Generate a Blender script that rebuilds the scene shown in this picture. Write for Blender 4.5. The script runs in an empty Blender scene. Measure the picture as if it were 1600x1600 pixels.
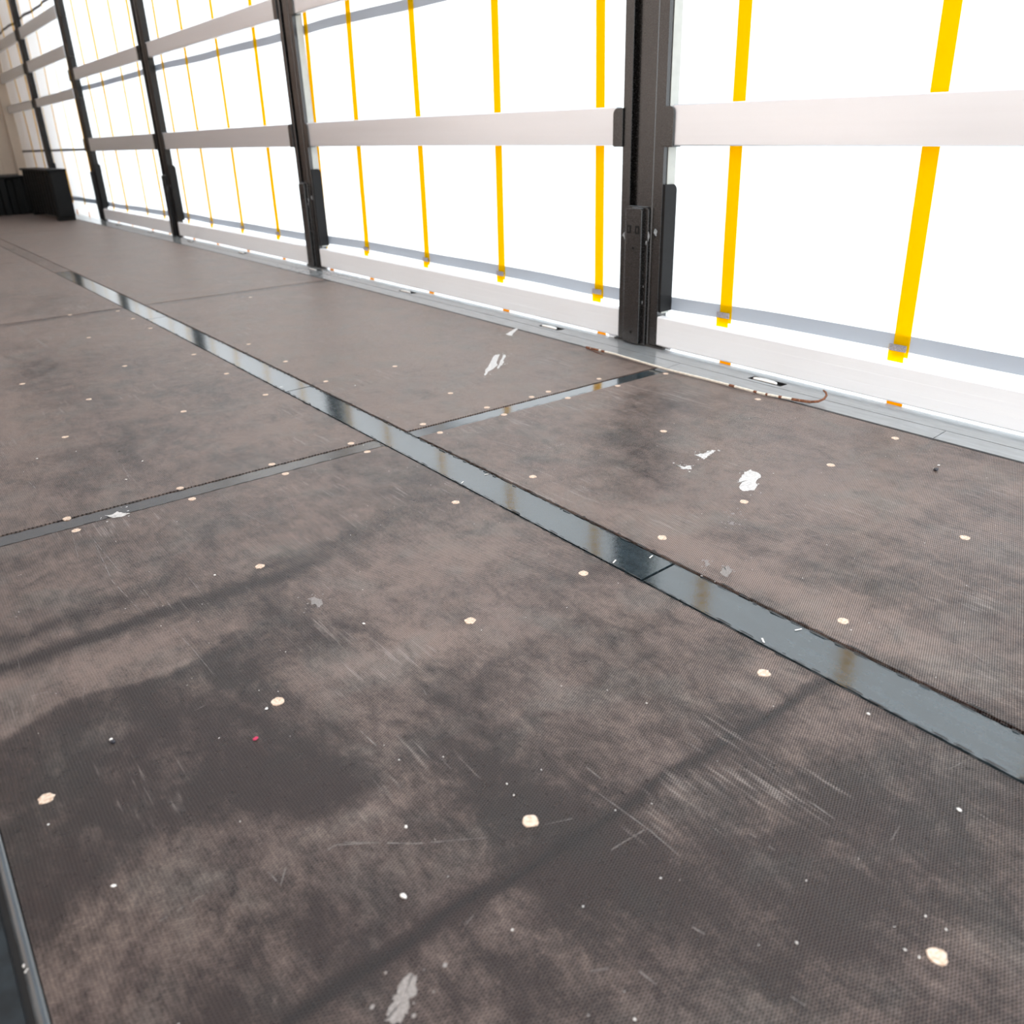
import bpy, bmesh, math, random
import numpy as np
from mathutils import Vector, Matrix

# ------------------------------------------------------------------ camera
sc = bpy.context.scene
COL = sc.collection
CAM_H = 0.75
cd = bpy.data.cameras.new('camera')
cam = bpy.data.objects.new('camera', cd)
COL.objects.link(cam)
sc.camera = cam
cd.sensor_width = 36.0
cd.lens = 1324.82 / 1600 * 36.0
cd.clip_start = 0.02
cd.clip_end = 200
# columns: camera right, camera up, minus viewing direction
cam.matrix_world = Matrix(((0.79845642, 0.27321476, -0.53648955, 0.0),
                           (-0.60134227, 0.31864193, -0.73270376, 0.0),
                           (-0.02923742, 0.90764586, 0.41871728, CAM_H),
                           (0, 0, 0, 1)))
cd.dof.use_dof = True
cd.dof.focus_distance = 1.75
cd.dof.aperture_fstop = 5.0

# ------------------------------------------------------------------ light: bright overcast daylight
w = bpy.data.worlds.new('sky'); sc.world = w; w.use_nodes = True
bg = w.node_tree.nodes['Background']
bg.inputs['Color'].default_value = (0.90, 0.97, 1.02, 1)
bg.inputs['Strength'].default_value = 4.5
sc.view_settings.view_transform = 'Standard'
sc.view_settings.look = 'None'
sc.view_settings.exposure = 0.0
sc.view_settings.gamma = 1.0
sc.view_settings.use_curve_mapping = False
sc.cycles.use_denoising = True
sc.cycles.max_bounces = 10
sc.cycles.diffuse_bounces = 5
sc.cycles.glossy_bounces = 5
sc.cycles.transmission_bounces = 8
sc.cycles.caustics_reflective = False
sc.cycles.caustics_refractive = False

R_WALL = 2.187      # inner face of the right side frame
CURT = 2.262        # right curtain
L_EDGE = -0.048     # left edge of the plywood
L_WALL = -0.214
L_CURT = -0.289
FRONT = 14.3
REAR = -1.6
ROOF = 2.66

def sag(y):
    """the loading deck falls gently towards the front of the trailer"""
    t = (np.asarray(y, float) - 4.2) / 0.8
    return -0.0115 * 0.8 * np.logaddexp(0, t)

# ------------------------------------------------------------------ materials
def newmat(name):
    m = bpy.data.materials.new(name); m.use_nodes = True
    nt = m.node_tree
    for n in list(nt.nodes): nt.nodes.remove(n)
    out = nt.nodes.new('ShaderNodeOutputMaterial')
    return m, nt, out
class N:
    """short hand for building node trees"""
    def __init__(s, nt): s.nt = nt
    def node(s, t, **kw):
        n = s.nt.nodes.new(t)
        for k, v in kw.items(): setattr(n, k, v)
        return n
    def set(s, sock, v):
        if hasattr(v, 'is_linked') or isinstance(v, bpy.types.NodeSocket): s.nt.links.new(v, sock)
        elif isinstance(v, (tuple, list)) and len(v) == 3 and sock.type == 'RGBA': sock.default_value = (*v, 1)
        else: sock.default_value = v
    def m(s, op, a, b=0.0, c=0.0):
        n = s.node('ShaderNodeMath', operation=op)
        s.set(n.inputs[0], a); s.set(n.inputs[1], b); s.set(n.inputs[2], c)
        return n.outputs[0]
    def mix(s, f, a, b):
        n = s.node('ShaderNodeMix', data_type='RGBA')
        s.set(n.inputs[0], f); s.set(n.inputs[6], a); s.set(n.inputs[7], b)
        return n.outputs[2]
    def pos(s):
        return s.node('ShaderNodeNewGeometry').outputs['Position']
    def scaled(s, v, sx, sy, sz=1.0):
        n = s.node('ShaderNodeVectorMath', operation='MULTIPLY')
        s.set(n.inputs[0], v); n.inputs[1].default_value = (sx, sy, sz)
        return n.outputs[0]
    def noise(s, v, scale, detail=4, rough=0.6, dist=0.0):
        n = s.node('ShaderNodeTexNoise')
        s.set(n.inputs['Vector'], v); n.inputs['Scale'].default_value = scale
        n.inputs['Detail'].default_value = detail; n.inputs['Roughness'].default_value = rough
        n.inputs['Distortion'].default_value = dist
        return n.outputs[0]
    def ramp(s, v, lo, hi, a=0.0, b=1.0):
        n = s.node('ShaderNodeMapRange', interpolation_type='SMOOTHSTEP')
        s.set(n.inputs[0], v)
        for i, x in enumerate((lo, hi, a, b)): s.set(n.inputs[i + 1], x)
        return n.outputs[0]
    def bump(s, h, strength, dist):
        n = s.node('ShaderNodeBump')
        n.inputs['Strength'].default_value = strength; n.inputs['Distance'].default_value = dist
        s.set(n.inputs['Height'], h)
        return n.outputs[0]
    def bsdf(s, out, **kw):
        n = s.node('ShaderNodeBsdfPrincipled')
        for k, v in kw.items(): s.set(n.inputs[k.replace('_', ' ')], v)
        s.nt.links.new(n.outputs[0], out.inputs[0])
        return n

def paint(name, col, rough=0.4, metal=0.0, ior=1.5, var=0.15, scale=30, bump=0.0, stretch=(1, 1, 1)):
    m, nt, out = newmat(name); q = N(nt)
    p = q.scaled(q.pos(), *stretch)
    n = q.noise(p, scale, 3)
    lo = tuple(c * (1 - var) for c in col); hi = tuple(min(1, c * (1 + var)) for c in col)
    c = q.mix(q.ramp(n, .3, .7), lo, hi)
    r = q.ramp(n, .25, .75, rough * .85, rough * 1.15)
    kw = dict(Base_Color=c, Roughness=r, Metallic=metal, IOR=ior)
    if bump: kw['Normal'] = q.bump(n, 1.0, bump)
    q.bsdf(out, **kw)
    return m

def cloth(name, col, trans, rough_weave=0.0, wrinkle=0.0):
    """PVC tarpaulin or webbing: partly reflects, partly lets daylight through"""
    m, nt, out = newmat(name); q = N(nt)
    p = q.pos()
    n = q.noise(q.scaled(p, 1, 1, .35), 2.2, 3)
    c = q.mix(q.ramp(n, .3, .7), tuple(x * .96 for x in col), col)
    d = q.node('ShaderNodeBsdfDiffuse'); t = q.node('ShaderNodeBsdfTranslucent')
    q.set(d.inputs[0], c); q.set(t.inputs[0], c)
    mx = q.node('ShaderNodeMixShader'); mx.inputs[0].default_value = trans
    nt.links.new(d.outputs[0], mx.inputs[1]); nt.links.new(t.outputs[0], mx.inputs[2])
    nt.links.new(mx.outputs[0], out.inputs[0])
    return m

def floor_mat(name, film=True):
    """dark brown film-faced plywood with an anti-slip mesh print, dust and scuffs"""
    m, nt, out = newmat(name); q = N(nt)
    p = q.pos()
    sep = q.node('ShaderNodeSeparateXYZ'); q.set(sep.inputs[0], p)
    x, y = sep.outputs[0], sep.outputs[1]
    a, b = 0.0041, 0.0037
    wob = q.m('MULTIPLY', q.m('SUBTRACT', q.noise(p, 9, 1), .5), .004)
    cx = q.m('COSINE', q.m('MULTIPLY', q.m('ADD', x, wob), math.pi / a))
    cy = q.m('COSINE', q.m('MULTIPLY', y, 2 * math.pi / b))
    pit = q.ramp(q.m('MULTIPLY', cx, cy), -.30, .50)
    att = q.node('ShaderNodeAttribute', attribute_name='grime_and_sheen').outputs['Fac']
    n1 = q.noise(p, 2.3, 6, .62, .4)                       # broad dirty and dusty fields
    n2 = q.noise(q.scaled(p, 5.0, 1.0), 3.0, 5, .65, .3)   # scuffs along the trailer
    n3 = q.noise(q.scaled(p, 1.0, 6.0), 2.6, 5, .65, .3)   # scuffs across it
    n4 = q.noise(p, 55, 4, .7)                             # speckle
    dust = q.m('ADD', q.m('ADD', q.m('MULTIPLY', n1, .95), q.m('MULTIPLY', n2, .55)),
               q.m('ADD', q.m('MULTIPLY', n3, .45), q.m('MULTIPLY', n4, .30)))
    dust = q.m('ADD', dust, q.m('MULTIPLY', q.m('SUBTRACT', att, .5), .95))  # attribute holds stains and also the painted floor sheen
    brk = q.m('MULTIPLY', q.m('SUBTRACT', q.noise(q.scaled(p, 1.6, 1.0), 13, 5, .68, .6), .5), 1.25)
    fine = q.m('MULTIPLY', q.m('SUBTRACT', q.noise(q.scaled(p, 2.2, 1.0), 42, 4, .7, .3), .5), .75)
    dust = q.m('ADD', dust, q.m('ADD', brk, fine))
    grit = q.m('MULTIPLY', q.m('SUBTRACT', q.noise(p, 260, 2, .8), .5), .9)
    dust = q.m('ADD', dust, grit)
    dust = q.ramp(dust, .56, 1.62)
    wear = q.ramp(n4, .35, .7)
    pitted = q.m('MULTIPLY', pit, q.m('SUBTRACT', 1.0, q.m('MULTIPLY', dust, .22)))
    c = q.mix(dust, (.036, .0215, .018), (.300, .222, .188))
    hue = q.ramp(q.noise(p, 5.5, 3), .35, .65)
    c = q.mix(q.m('MULTIPLY', hue, .35), c, q.mix(dust, (.040, .019, .017), (.225, .170, .155)))
    g2 = q.ramp(q.noise(p, 7.5, 3, .6, .5), .45, .7)
    c = q.mix(q.m('MULTIPLY', g2, .45), c, q.mix(dust, (.032, .029, .026), (.230, .222, .202)))
    c = q.mix(q.ramp(att, -.05, -.55, 0.0, .75), c, (.012, .008, .007))
    c = q.mix(q.m('MULTIPLY', pitted, .93), c, (.006, .004, .004))
    # pale dry scuffs
    sc1 = q.noise(q.scaled(p, 26.0, 1.6), 4.0, 4, .7, .2)
    sc2 = q.ramp(q.m('MULTIPLY', sc1, q.noise(p, 3.1, 3)), .325, .42)
    c = q.mix(q.m('MULTIPLY', q.m('MULTIPLY', sc2, .7), q.m('SUBTRACT', 1.0, pitted)), c, (.36, .31, .285))
    rough = q.m('ADD', q.m('MULTIPLY', dust, .16), q.ramp(n4, .3, .7,   .26, .35))
    h = q.m('SUBTRACT', q.m('MULTIPLY', n4, .25), pitted)
    q.bsdf(out, Base_Color=c, Roughness=rough, IOR=1.66, Specular_IOR_Level=q.m('SUBTRACT', .42, q.m('MULTIPLY', pitted, .36)), Normal=q.bump(h, .8, .0009))
    return m

M = {}
M['floor'] = floor_mat('film_faced_plywood')
M['substrate'] = paint('black_sealant', (.012, .012, .013), .6, var=.3)
def strip_mat(name, base, ior, rough, edge):
    m, nt, out = newmat(name); q = N(nt)
    p = q.pos()
    n = q.noise(p, 60, 5, .7); n2 = q.noise(q.scaled(p, 8, 1.2), 5, 4, .65)
    dust = q.ramp(q.m('ADD', q.m('MULTIPLY', n, .5), q.m('MULTIPLY', n2, .6)), .42, .72)
    c = q.mix(dust, tuple(v * .75 for v in base), tuple(v * 1.25 for v in base))
    r = q.ramp(n, .3, .7, rough * .8, rough * 1.3)
    q.bsdf(out, Base_Color=c, Roughness=r, IOR=ior, Metallic=edge, Normal=q.bump(n, .25, .0004))
    return m
M['strip'] = strip_mat('dark_galvanised_steel', (.026, .040, .048), 1.72, .10, 0.0)
M['sill'] = paint('grey_steel_edge_profile', (.29, .31, .32), .13, ior=1.9, var=.07, scale=22, stretch=(3, .5, 1))
M['left_sill'] = paint('shade_dark_steel_edge', (.02, .030, .038), .22, ior=1.9, var=.3)  # steel lip, its shade put into the dark colour
M['edge_dark'] = paint('shade_dark_edge_plate', (.012, .017, .021), .5, ior=1.35, var=.5)  # edge plate lying in shade, coloured near black for it
M['alu'] = paint('brushed_aluminium', (.87, .91, .96), .33, metal=.70, var=.012, scale=3, stretch=(1, .25, 9))
M['alu_dull'] = paint('dull_aluminium', (.50, .51, .475), .6, metal=.1, var=.05)
M['post'] = paint('black_powder_coat', (.008, .0075, .0075), .25, ior=1.78, var=.4, scale=330, bump=.00022)
M['post_dull'] = paint('dull_black_powder_coat', (.007, .0065, .0065), .35, ior=1.42, var=.4, scale=330)
M['cross_strip'] = paint('brown_stained_joint', (.045, .036, .032), .22, ior=1.55, var=.5, scale=60, stretch=(1, 3, 1))
M['matt_black'] = paint('matt_black_steel', (.006, .006, .0065), .6, ior=1.35, var=.3, scale=100)
M['alu_board'] = paint('milled_aluminium_board', (.95, .97, .99), .45, metal=.0, var=.012, scale=12, stretch=(1, .25, 9))
M['post_worn'] = paint('bare_scuffed_edge', (.35, .38, .40), .5, var=.4, scale=120)
M['hole'] = paint('dark_recess', (.003, .003, .003), .8, var=.1)
M['white'] = cloth('white_tarpaulin', (.93, .93, .935), .62)
M['left_white'] = cloth('brown_backed_tarpaulin', (.82, .665, .58), .60)
M['roof'] = cloth('white_roof_tarpaulin', (.46, .47, .49), .45)
M['grey_band'] = cloth('grey_reinforcing_webbing', (.56, .59, .63), .45)
M['dark_band'] = cloth('dark_reinforcing_webbing', (.26, .25, .25), .45)
M['yellow'] = cloth('yellow_webbing', (.99, .70, .0), .55)
M['buckle'] = paint('grey_stitched_steel_clip', (.38, .36, .38), .4, metal=.5, var=.3, scale=300)
M['orange'] = cloth('amber_webbing_end', (.90, .42, .0), .4)
M['galv'] = paint('bright_zinc', (.85, .88, .88), .22, metal=.9, var=.08)
M['bulkhead'] = paint('beige_front_panel', (.70, .60, .49), .6, var=.05, scale=3)
M['bulk_dark'] = paint('dark_kick_plate', (.10, .095, .09), .6, var=.2)
M['concrete'] = paint('yard_concrete', (.42, .41, .39), .9, var=.1, scale=2)
M['blocker'] = paint('beige_light_blocker', (.75, .64, .55), .9, var=.05, scale=1)  # for the unseen blockers added outside
M['box'] = paint('black_plastic', (.006, .0065, .0065), .6, ior=1.3, var=.4, scale=40)
M['rust'] = paint('rusty_steel', (.20, .075, .035), .7, var=.5, scale=200)
M['rod_pale'] = paint('pale_worn_paint', (.80, .74, .64), .5, var=.12, scale=150)
M['scratch'] = paint('dry_scratch', (.27, .25, .24), .8, var=.25, scale=300)
M['chalk'] = paint('white_plaster_dust', (.66, .65, .64), .85, var=.2, scale=160)
M['crumb'] = paint('white_plaster_crumb', (.85, .83, .80), .8, var=.08, scale=300)
M['brown_strip'] = M['floor']
def plug_mat():
    m, nt, out = newmat('wood_filler_plug'); q = N(nt)
    p = q.pos(); n = q.noise(p, 240, 4, .7)
    c = q.mix(q.ramp(n, .35, .7), (.86, .72, .60), (.55, .36, .24))
    q.bsdf(out, Base_Color=c, Roughness=.75, Normal=q.bump(n, .4, .0006))
    return m
M['plug'] = plug_mat()

# ------------------------------------------------------------------ mesh helpers
class MB:
    def __init__(s): s.v = []; s.f = []
    def add(s, v, f):
        o = len(s.v); s.v += [tuple(p) for p in v]; s.f += [tuple(i + o for i in q) for q in f]; return s
    def box(s, x0, x1, y0, y1, z0, z1):
        v = [(x, y, z) for x in (x0, x1) for y in (y0, y1) for z in (z0, z1)]
        return s.add(v, [(0, 1, 3, 2), (4, 6, 7, 5), (0, 4, 5, 1), (2, 3, 7, 6), (0, 2, 6, 4), (1, 5, 7, 3)])
    def prism(s, poly, axis, a, b, seg=1):
        """poly in the two other axes (in xyz order), extruded along axis from a to b"""
        n = len(poly); v = []; f = []
        for k in range(seg + 1):
            t = a + (b - a) * k / seg
            for (p, q) in poly:
                v.append({'x': (t, p, q), 'y': (p, t, q), 'z': (p, q, t)}[axis])
        for k in range(seg):
            for i in range(n):
                j = (i + 1) % n
                f.append((k * n + i, k * n + j, (k + 1) * n + j, (k + 1) * n + i))
        f.append(tuple(range(n - 1, -1, -1))); f.append(tuple(seg * n + i for i in range(n)))
        return s.add(v, f)
    def tube(s, pts, r, n=8):
        pts = [Vector(p) for p in pts]; rings = []
        rr = r if isinstance(r, (list, tuple)) else [r] * len(pts)
        v = []; f = []
        for i, p in enumerate(pts):
            d = (pts[min(i + 1, len(pts) - 1)] - pts[max(i - 1, 0)]).normalized()
            a = d.orthogonal().normalized() if i == 0 else (a - d * a.dot(d)).normalized()
            b = d.cross(a)
            for k in range(n):
                t = 2 * math.pi * k / n
                v.append(tuple(p + (a * math.cos(t) + b * math.sin(t)) * rr[i]))
        for i in range(len(pts) - 1):
            for k in range(n):
                j = (k + 1) % n
                f.append((i * n + k, i * n + j, (i + 1) * n + j, (i + 1) * n + k))
        f.append(tuple(range(n - 1, -1, -1))); f.append(tuple((len(pts) - 1) * n + k for k in range(n)))
        return s.add(v, f)
    def grid(s, P):
        """P[i][j] = point"""
        h, w_ = len(P), len(P[0])
        v = [tuple(p) for row in P for p in row]
        f = [(i * w_ + j, i * w_ + j + 1, (i + 1) * w_ + j + 1, (i + 1) * w_ + j) for i in range(h - 1) for j in range(w_ - 1)]
        return s.add(v, f)

def link(name, data, parent=None):
    o = bpy.data.objects.new(name, data); COL.objects.link(o)
    if parent is not None: o.parent = parent
    return o
def build(name, mb, mat, parent=None, origin=None, bevel=0.0, smooth=False, flat_sag=False):
    """ONE mesh object out of world-space geometry; origin is where its own zero lies"""
    v = np.array(mb.v, float)
    if flat_sag: v[:, 2] += float(sag(flat_sag))
    else: v[:, 2] += sag(v[:, 1])
    po = Vector(parent['_at']) if (parent is not None and '_at' in parent) else Vector((0, 0, 0))
    if origin is None: org = po
    else: org = Vector((origin[0], origin[1], origin[2] + float(sag(origin[1]))))
    v -= np.array(org)
    me = bpy.data.meshes.new(name); me.from_pydata(v.tolist(), [], mb.f); me.update()
    bm = bmesh.new(); bm.from_mesh(me); bmesh.ops.recalc_face_normals(bm, faces=bm.faces); bm.to_mesh(me); bm.free()
    me.materials.append(mat)
    o = link(name, me, parent)
    o.location = org - po
    o['_at'] = list(org)
    if smooth:
        for p in me.polygons: p.use_smooth = True
    if bevel:
        b = o.modifiers.new('edge', 'BEVEL'); b.width = bevel; b.segments = 2; b.limit_method = 'ANGLE'; b.angle_limit = math.radians(40)
    return o
def tag(o, label, cat, group=None):
    o['label'] = label; o['category'] = cat
    if group: o['group'] = group
    return o
def empty(name, at, label=None, cat=None, group=None, kind=None):
    o = link(name, None); org = Vector((at[0], at[1], at[2] + float(sag(at[1]))))
    o.location = org; o['_at'] = list(org)
    if label: tag(o, label, cat, group)
    if kind: o['kind'] = kind
    return o
rnd = random.Random(7)
PLUGS= [[0.331, 3.205], [0.462, 2.849], [0.325, 2.505], [0.661, 3.207], [0.674, 3.81], [0.65, 2.513], [0.902, 2.509], [0.899, 2.844], [0.905, 3.2], [0.918, 3.808], [0.92, 4.084], [1.12, 3.212], [1.118, 2.857], [1.111, 2.518], [0.211, 1.913], [0.213, 1.834], [0.455, 1.92], [0.456, 1.837], [0.68, 1.923], [0.68, 1.84], [0.899, 1.927], [0.902, 1.843], [0.451, 1.428], [1.511, 4.202], [0.723, 4.411], [0.917, 4.335], [0.898, 1.433], [0.649, 1.014], [0.9, 1.015], [1.115, 1.437], [1.113, 1.025], [1.368, 1.032], [1.12, 1.843], [1.122, 1.933], [1.34, 1.936], [1.338, 1.85], [1.499, 1.929], [1.571, 1.938], [1.572, 1.849], [1.778, 1.938], [1.767, 1.841], [1.567, 1.457], [1.34, 2.128], [1.373, 2.526], [1.973, 1.837], [1.115, 0.627], [0.902, 0.617], [1.683, 1.036], [1.957, 1.038], [1.55, 0.653], [1.968, 1.47], [0.312, 1.012], [0.006, 1.01], [0.454, 0.603], [0.655, 0.218]]
SCRATCH= [[[[0.228, 1.832], [0.236, 1.593], [0.249, 1.551]], 1.3], [[[0.229, 1.743], [0.216, 1.549], [0.228, 1.387]], 1.5], [[[0.203, 1.823], [0.185, 1.673]], 1], [[[0.252, 1.513], [0.254, 1.381]], 1], [[[0.332, 1.499], [0.33, 1.385]], 1], [[[0.253, 1.336], [0.259, 1.23], [0.262, 1.128]], 1], [[[0.385, 1.744], [0.394, 1.646]], 1.2], [[[0.514, 1.697], [0.53, 1.604]], 0.8], [[[0.235, 0.713], [0.257, 0.714], [0.302, 0.683]], 1.2], [[[0.242, 0.724], [0.266, 0.712], [0.33, 0.658], [0.4, 0.614]], 1], [[[0.18, 0.726], [0.183, 0.699], [0.198, 0.72]], 1.2], [[[0.374, 0.879], [0.377, 0.836]], 1], [[[0.547, 0.587], [0.553, 0.503], [0.552, 0.458]], 1], [[[0.566, 0.631], [0.566, 0.603]], 1], [[[0.374, 0.877], [0.376, 0.835]], 1], [[[0.464, 0.588], [0.503, 0.572]], 0.8], [[[0.312, 0.533], [0.327, 0.537]], 0.8], [[[0.727, 0.728], [0.733, 0.68]], 0.9], [[[0.43, 0.764], [0.43, 0.735]], 0.8], [[[0.38, 0.414], [0.395, 0.406]], 0.9], [[[0.417, 0.385], [0.419, 0.365]], 1.2], [[[0.484, 4.362], [0.488, 4.09]], 6], [[[0.498, 3.986], [0.508, 3.718]], 6], [[[0.185, 2.208], [0.19, 2.146]], 2], [[[0.391, 2.173], [0.377, 2.042]], 2], [[[0.346, 2.525], [0.347, 2.384]], 1.8], [[[0.258, 2.439], [0.306, 2.445]], 1.2], [[[0.386, 2.244], [0.385, 1.922]], 1], [[[0.184, 2.17], [0.201, 1.911]], 0.8], [[[0.518, 1.843], [0.517, 1.705], [0.531, 1.606]], 0.8], [[[0.63, 1.71], [0.598, 1.587]], 0.8], [[[0.834, 2.196], [0.814, 2.094]], 1.6], [[[1.066, 3.481], [1.158, 3.512]], 7], [[[1.125, 4.452], [1.29, 4.413], [1.531, 4.394], [2.017, 4.338]], 5], [[[0.849, 2.012], [0.844, 1.931]], 1], [[[1.14, 1.752], [1.191, 1.683], [1.213, 1.581]], 1.6], [[[1.236, 1.561], [1.324, 1.553]], 2], [[[1.363, 0.95], [1.414, 0.906]], 1.5], [[[0.639, 0.431], [0.641, 0.389]], 1], [[[0.734, 0.428], [0.733, 0.384]], 1.2], [[[0.494, 0.387], [0.497, 0.374]], 1.3], [[[0.414, 0.382], [0.415, 0.363]], 1.5], [[[0.509, 0.279], [0.512, 0.265]], 1], [[[1.378, 0.59], [1.373, 0.55]], 1.5], [[[1.341, 0.567], [1.362, 0.528]], 1.2], [[[1.184, 0.454], [1.175, 0.428]], 1.5], [[[1.426, 0.528], [1.437, 0.497]], 1.2]]
SPLAT= [[[1.5, 1.138], [1.522, 1.139], [1.516, 1.103], [1.479, 1.085], [1.435, 1.056], [1.412, 1.067], [1.419, 1.089], [1.454, 1.107], [1.432, 1.106], [1.47, 1.123]], [[1.499, 1.287], [1.525, 1.281], [1.555, 1.283], [1.559, 1.274], [1.524, 1.264], [1.492, 1.252], [1.498, 1.27]], [[1.416, 1.27], [1.419, 1.251], [1.443, 1.246], [1.423, 1.231], [1.407, 1.24]], [[1.105, 0.868], [1.119, 0.868], [1.114, 0.854], [1.098, 0.842], [1.083, 0.843], [1.088, 0.857]], [[1.101, 0.907], [1.11, 0.906], [1.094, 0.89], [1.085, 0.891]], [[1.715, 2.412], [1.728, 2.408], [1.64, 2.30], [1.527, 2.213], [1.60, 2.30]], [[1.736, 2.395], [1.745, 2.388], [1.66, 2.295], [1.60, 2.245], [1.65, 2.30]], [[2.026, 2.701], [2.026, 2.685], [1.931, 2.609], [1.936, 2.649]], [[0.28, 1.872], [0.297, 1.87], [0.307, 1.879], [0.316, 1.858], [0.325, 1.85], [0.314, 1.843], [0.296, 1.845]], [[1.3, 1.014], [1.309, 1.01], [1.299, 1.003]], [[1.259, 0.984], [1.274, 0.984], [1.261, 0.971]], [[0.469, 1.256], [0.485, 1.254], [0.485, 1.226], [0.473, 1.213], [0.468, 1.234]], [[0.197, 0.493], [0.217, 0.507], [0.241, 0.522], [0.245, 0.512], [0.224, 0.493], [0.208, 0.483]]]
CRUMB= [[1.83, 0.865], [1.861, 0.874], [0.099, 1.074], [0.292, 1.005], [0.255, 0.952], [0.281, 0.603], [0.038, 0.814], [-0.058, 0.765], [-0.056, 0.757], [0.334, 0.687], [0.857, 0.302], [0.934, 0.468], [0.469, 0.67], [0.464, 0.649], [0.348, 0.498], [0.689, 0.249], [0.69, 0.228], [0.637, 0.241], [0.64, 0.228], [0.507, 1.119], [0.231, 2.368], [0.437, 2.163], [0.372, 1.448], [-0.001, 0.96], [0.371, 2.06], [0.561, 0.311], [0.379, 0.353], [0.718, 0.675], [0.647, 0.978], [1.101, 0.603], [0.386, 0.793], [0.513, 0.45], [1.159, 2.405]]

# ------------------------------------------------------------------ floor
floor = empty('floor', (0, 0, 0), kind='structure')
sub = MB(); P = [[(x, y, -.0065) for x in (L_WALL - .09, .4, 1.0, 1.6, R_WALL)] for y in np.arange(REAR, FRONT + .3, .25)]
sub.grid(P); build('underfloor', sub, M['substrate'], floor)

def bump2(x, y, cx, cy, rx, ry, ang=0):
    c, s_ = math.cos(ang), math.sin(ang)
    u = ((x - cx) * c + (y - cy) * s_) / rx; v_ = (-(x - cx) * s_ + (y - cy) * c) / ry
    return np.exp(-(u * u + v_ * v_))
def grime_and_sheen(x, y):
    """0 = darkest film, 1 = palest; hand-marked stains plus painted-in sheen and reflection"""
    g = np.full_like(x, .5)
    wob = .012 * np.sin(x * 17 + y * 5) + .008 * np.sin(x * 43)
    # press marks of the cross members, darker lines right across a panel
    g -= .95 * np.exp(-((y - .553 - wob * .2) / .006) ** 2) * (x > .12) * (x < .95)
    g -= .15 * np.exp(-((y - .543 - wob * .2) / .010) ** 2) * (x > .1) * (x < .95)
    g -= .62 * np.exp(-((y - 1.372 + wob * .4) / .020) ** 2) * np.clip((.60 - x) / .15, 0, 1)
    g -= .35 * np.exp(-((y - 1.458 + wob * .5) / .026) ** 2) * np.clip((.30 - x) / .12, 0, 1)
    g -= .30 * bump2(x, y, .60, 1.42, .22, .05, .25)
    # the large dark stain of the near panel and its edge
    e = np.clip((1.20 + .10 * (x - .1) - y + .02 * np.sin(x * 22)) / .016, 0, 1) * np.clip((.36 - x) / .05, 0, 1) * np.clip((y - .78 - .05 * np.sin(x * 15)) / .05, 0, 1)
    g -= .46 * e
    g -= .34 * bump2(x, y, .455, .66, .05, .16)
    g -= .30 * bump2(x, y, .50, .47, .06, .12, .2)
    g -= .30 * bump2(x, y, .60, .30, .12, .05)
    g -= .25 * bump2(x, y, .56, .86, .10, .05)
    g -= .25 * bump2(x, y, .80, .60, .09, .05, .4)
    g -= .22 * bump2(x, y, .78, .36, .10, .08)
    g -= .22 * bump2(x, y, .42, 1.16, .06, .14)
    g -= .25 * bump2(x, y, .10, .60, .2, .08)
    g += .30 * bump2(x, y, .85, .62, .10, .035)
    g += .25 * bump2(x, y, .50, 1.02, .25, .05, -.3)
    g += .28 * bump2(x, y, .15, 1.28, .12, .045)
    g += .25 * bump2(x, y, .90, .50, .05, .10)
    g += .20 * bump2(x, y, .65, .75, .04, .22)
    g += .22 * bump2(x, y, .75, 1.20, .18, .10)
    g += .15 * bump2(x, y, .30, .70, .05, .12)
    # second left panel
    g -= .30 * bump2(x, y, .42, 3.3, .10, .45)
    g -= .28 * bump2(x, y, .45, 2.35, .14, .22)
    g -= .22 * bump2(x, y, .25, 2.15, .05, .12, .8)
    g -= .20 * bump2(x, y, .78, 2.75, .10, .08)
    g -= .18 * bump2(x, y, .75, 2.5, .03, .03)
    g += .22 * bump2(x, y, .12, 2.9, .12, .5)
    g += .18 * bump2(x, y, .70, 2.2, .2, .12)
    # right near panel: post's reflection painted as a dark blur, one dark scuff, pale band along the strip
    g -= .38 * bump2(x, y, 1.50, 1.48, .16, .10, .3)
    g -= .30 * bump2(x, y, 1.36, 1.33, .12, .07, .2)
    g -= .30 * bump2(x, y, 1.72, 1.66, .12, .10, .5)
    g -= .22 * bump2(x, y, 1.23, 1.22, .10, .04)
    g -= .25 * bump2(x, y, 1.20, .95, .12, .02, -.6)
    g += .35 * bump2(x, y, 1.12, .80, .05, .38)
    g += .25 * bump2(x, y, 1.10, 1.30, .045, .30)
    g += .30 * bump2(x, y, 1.20, .48, .06, .12)
    g += .14 * bump2(x, y, 1.70, .90, .30, .5)
    # right second panel
    g -= .25 * bump2(x, y, 1.28, 2.18, .05, .06, .5)
    g += .15 * bump2(x, y, 1.5, 3.1, .4, .8)
    g -= .18 * bump2(x, y, 1.13, 3.9, .04, .4)
    # sheen put into the dust level: paler far and right, darker near
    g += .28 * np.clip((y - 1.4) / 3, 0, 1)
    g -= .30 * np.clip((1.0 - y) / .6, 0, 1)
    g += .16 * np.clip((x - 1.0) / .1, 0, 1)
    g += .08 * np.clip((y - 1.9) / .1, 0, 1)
    g -= .18 * bump2(x, y, .30, 5.0, .25, .5) + .2 * bump2(x, y, .75, 4.9, .12, .35)
    return np.clip(g, -.6, 1)

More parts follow.
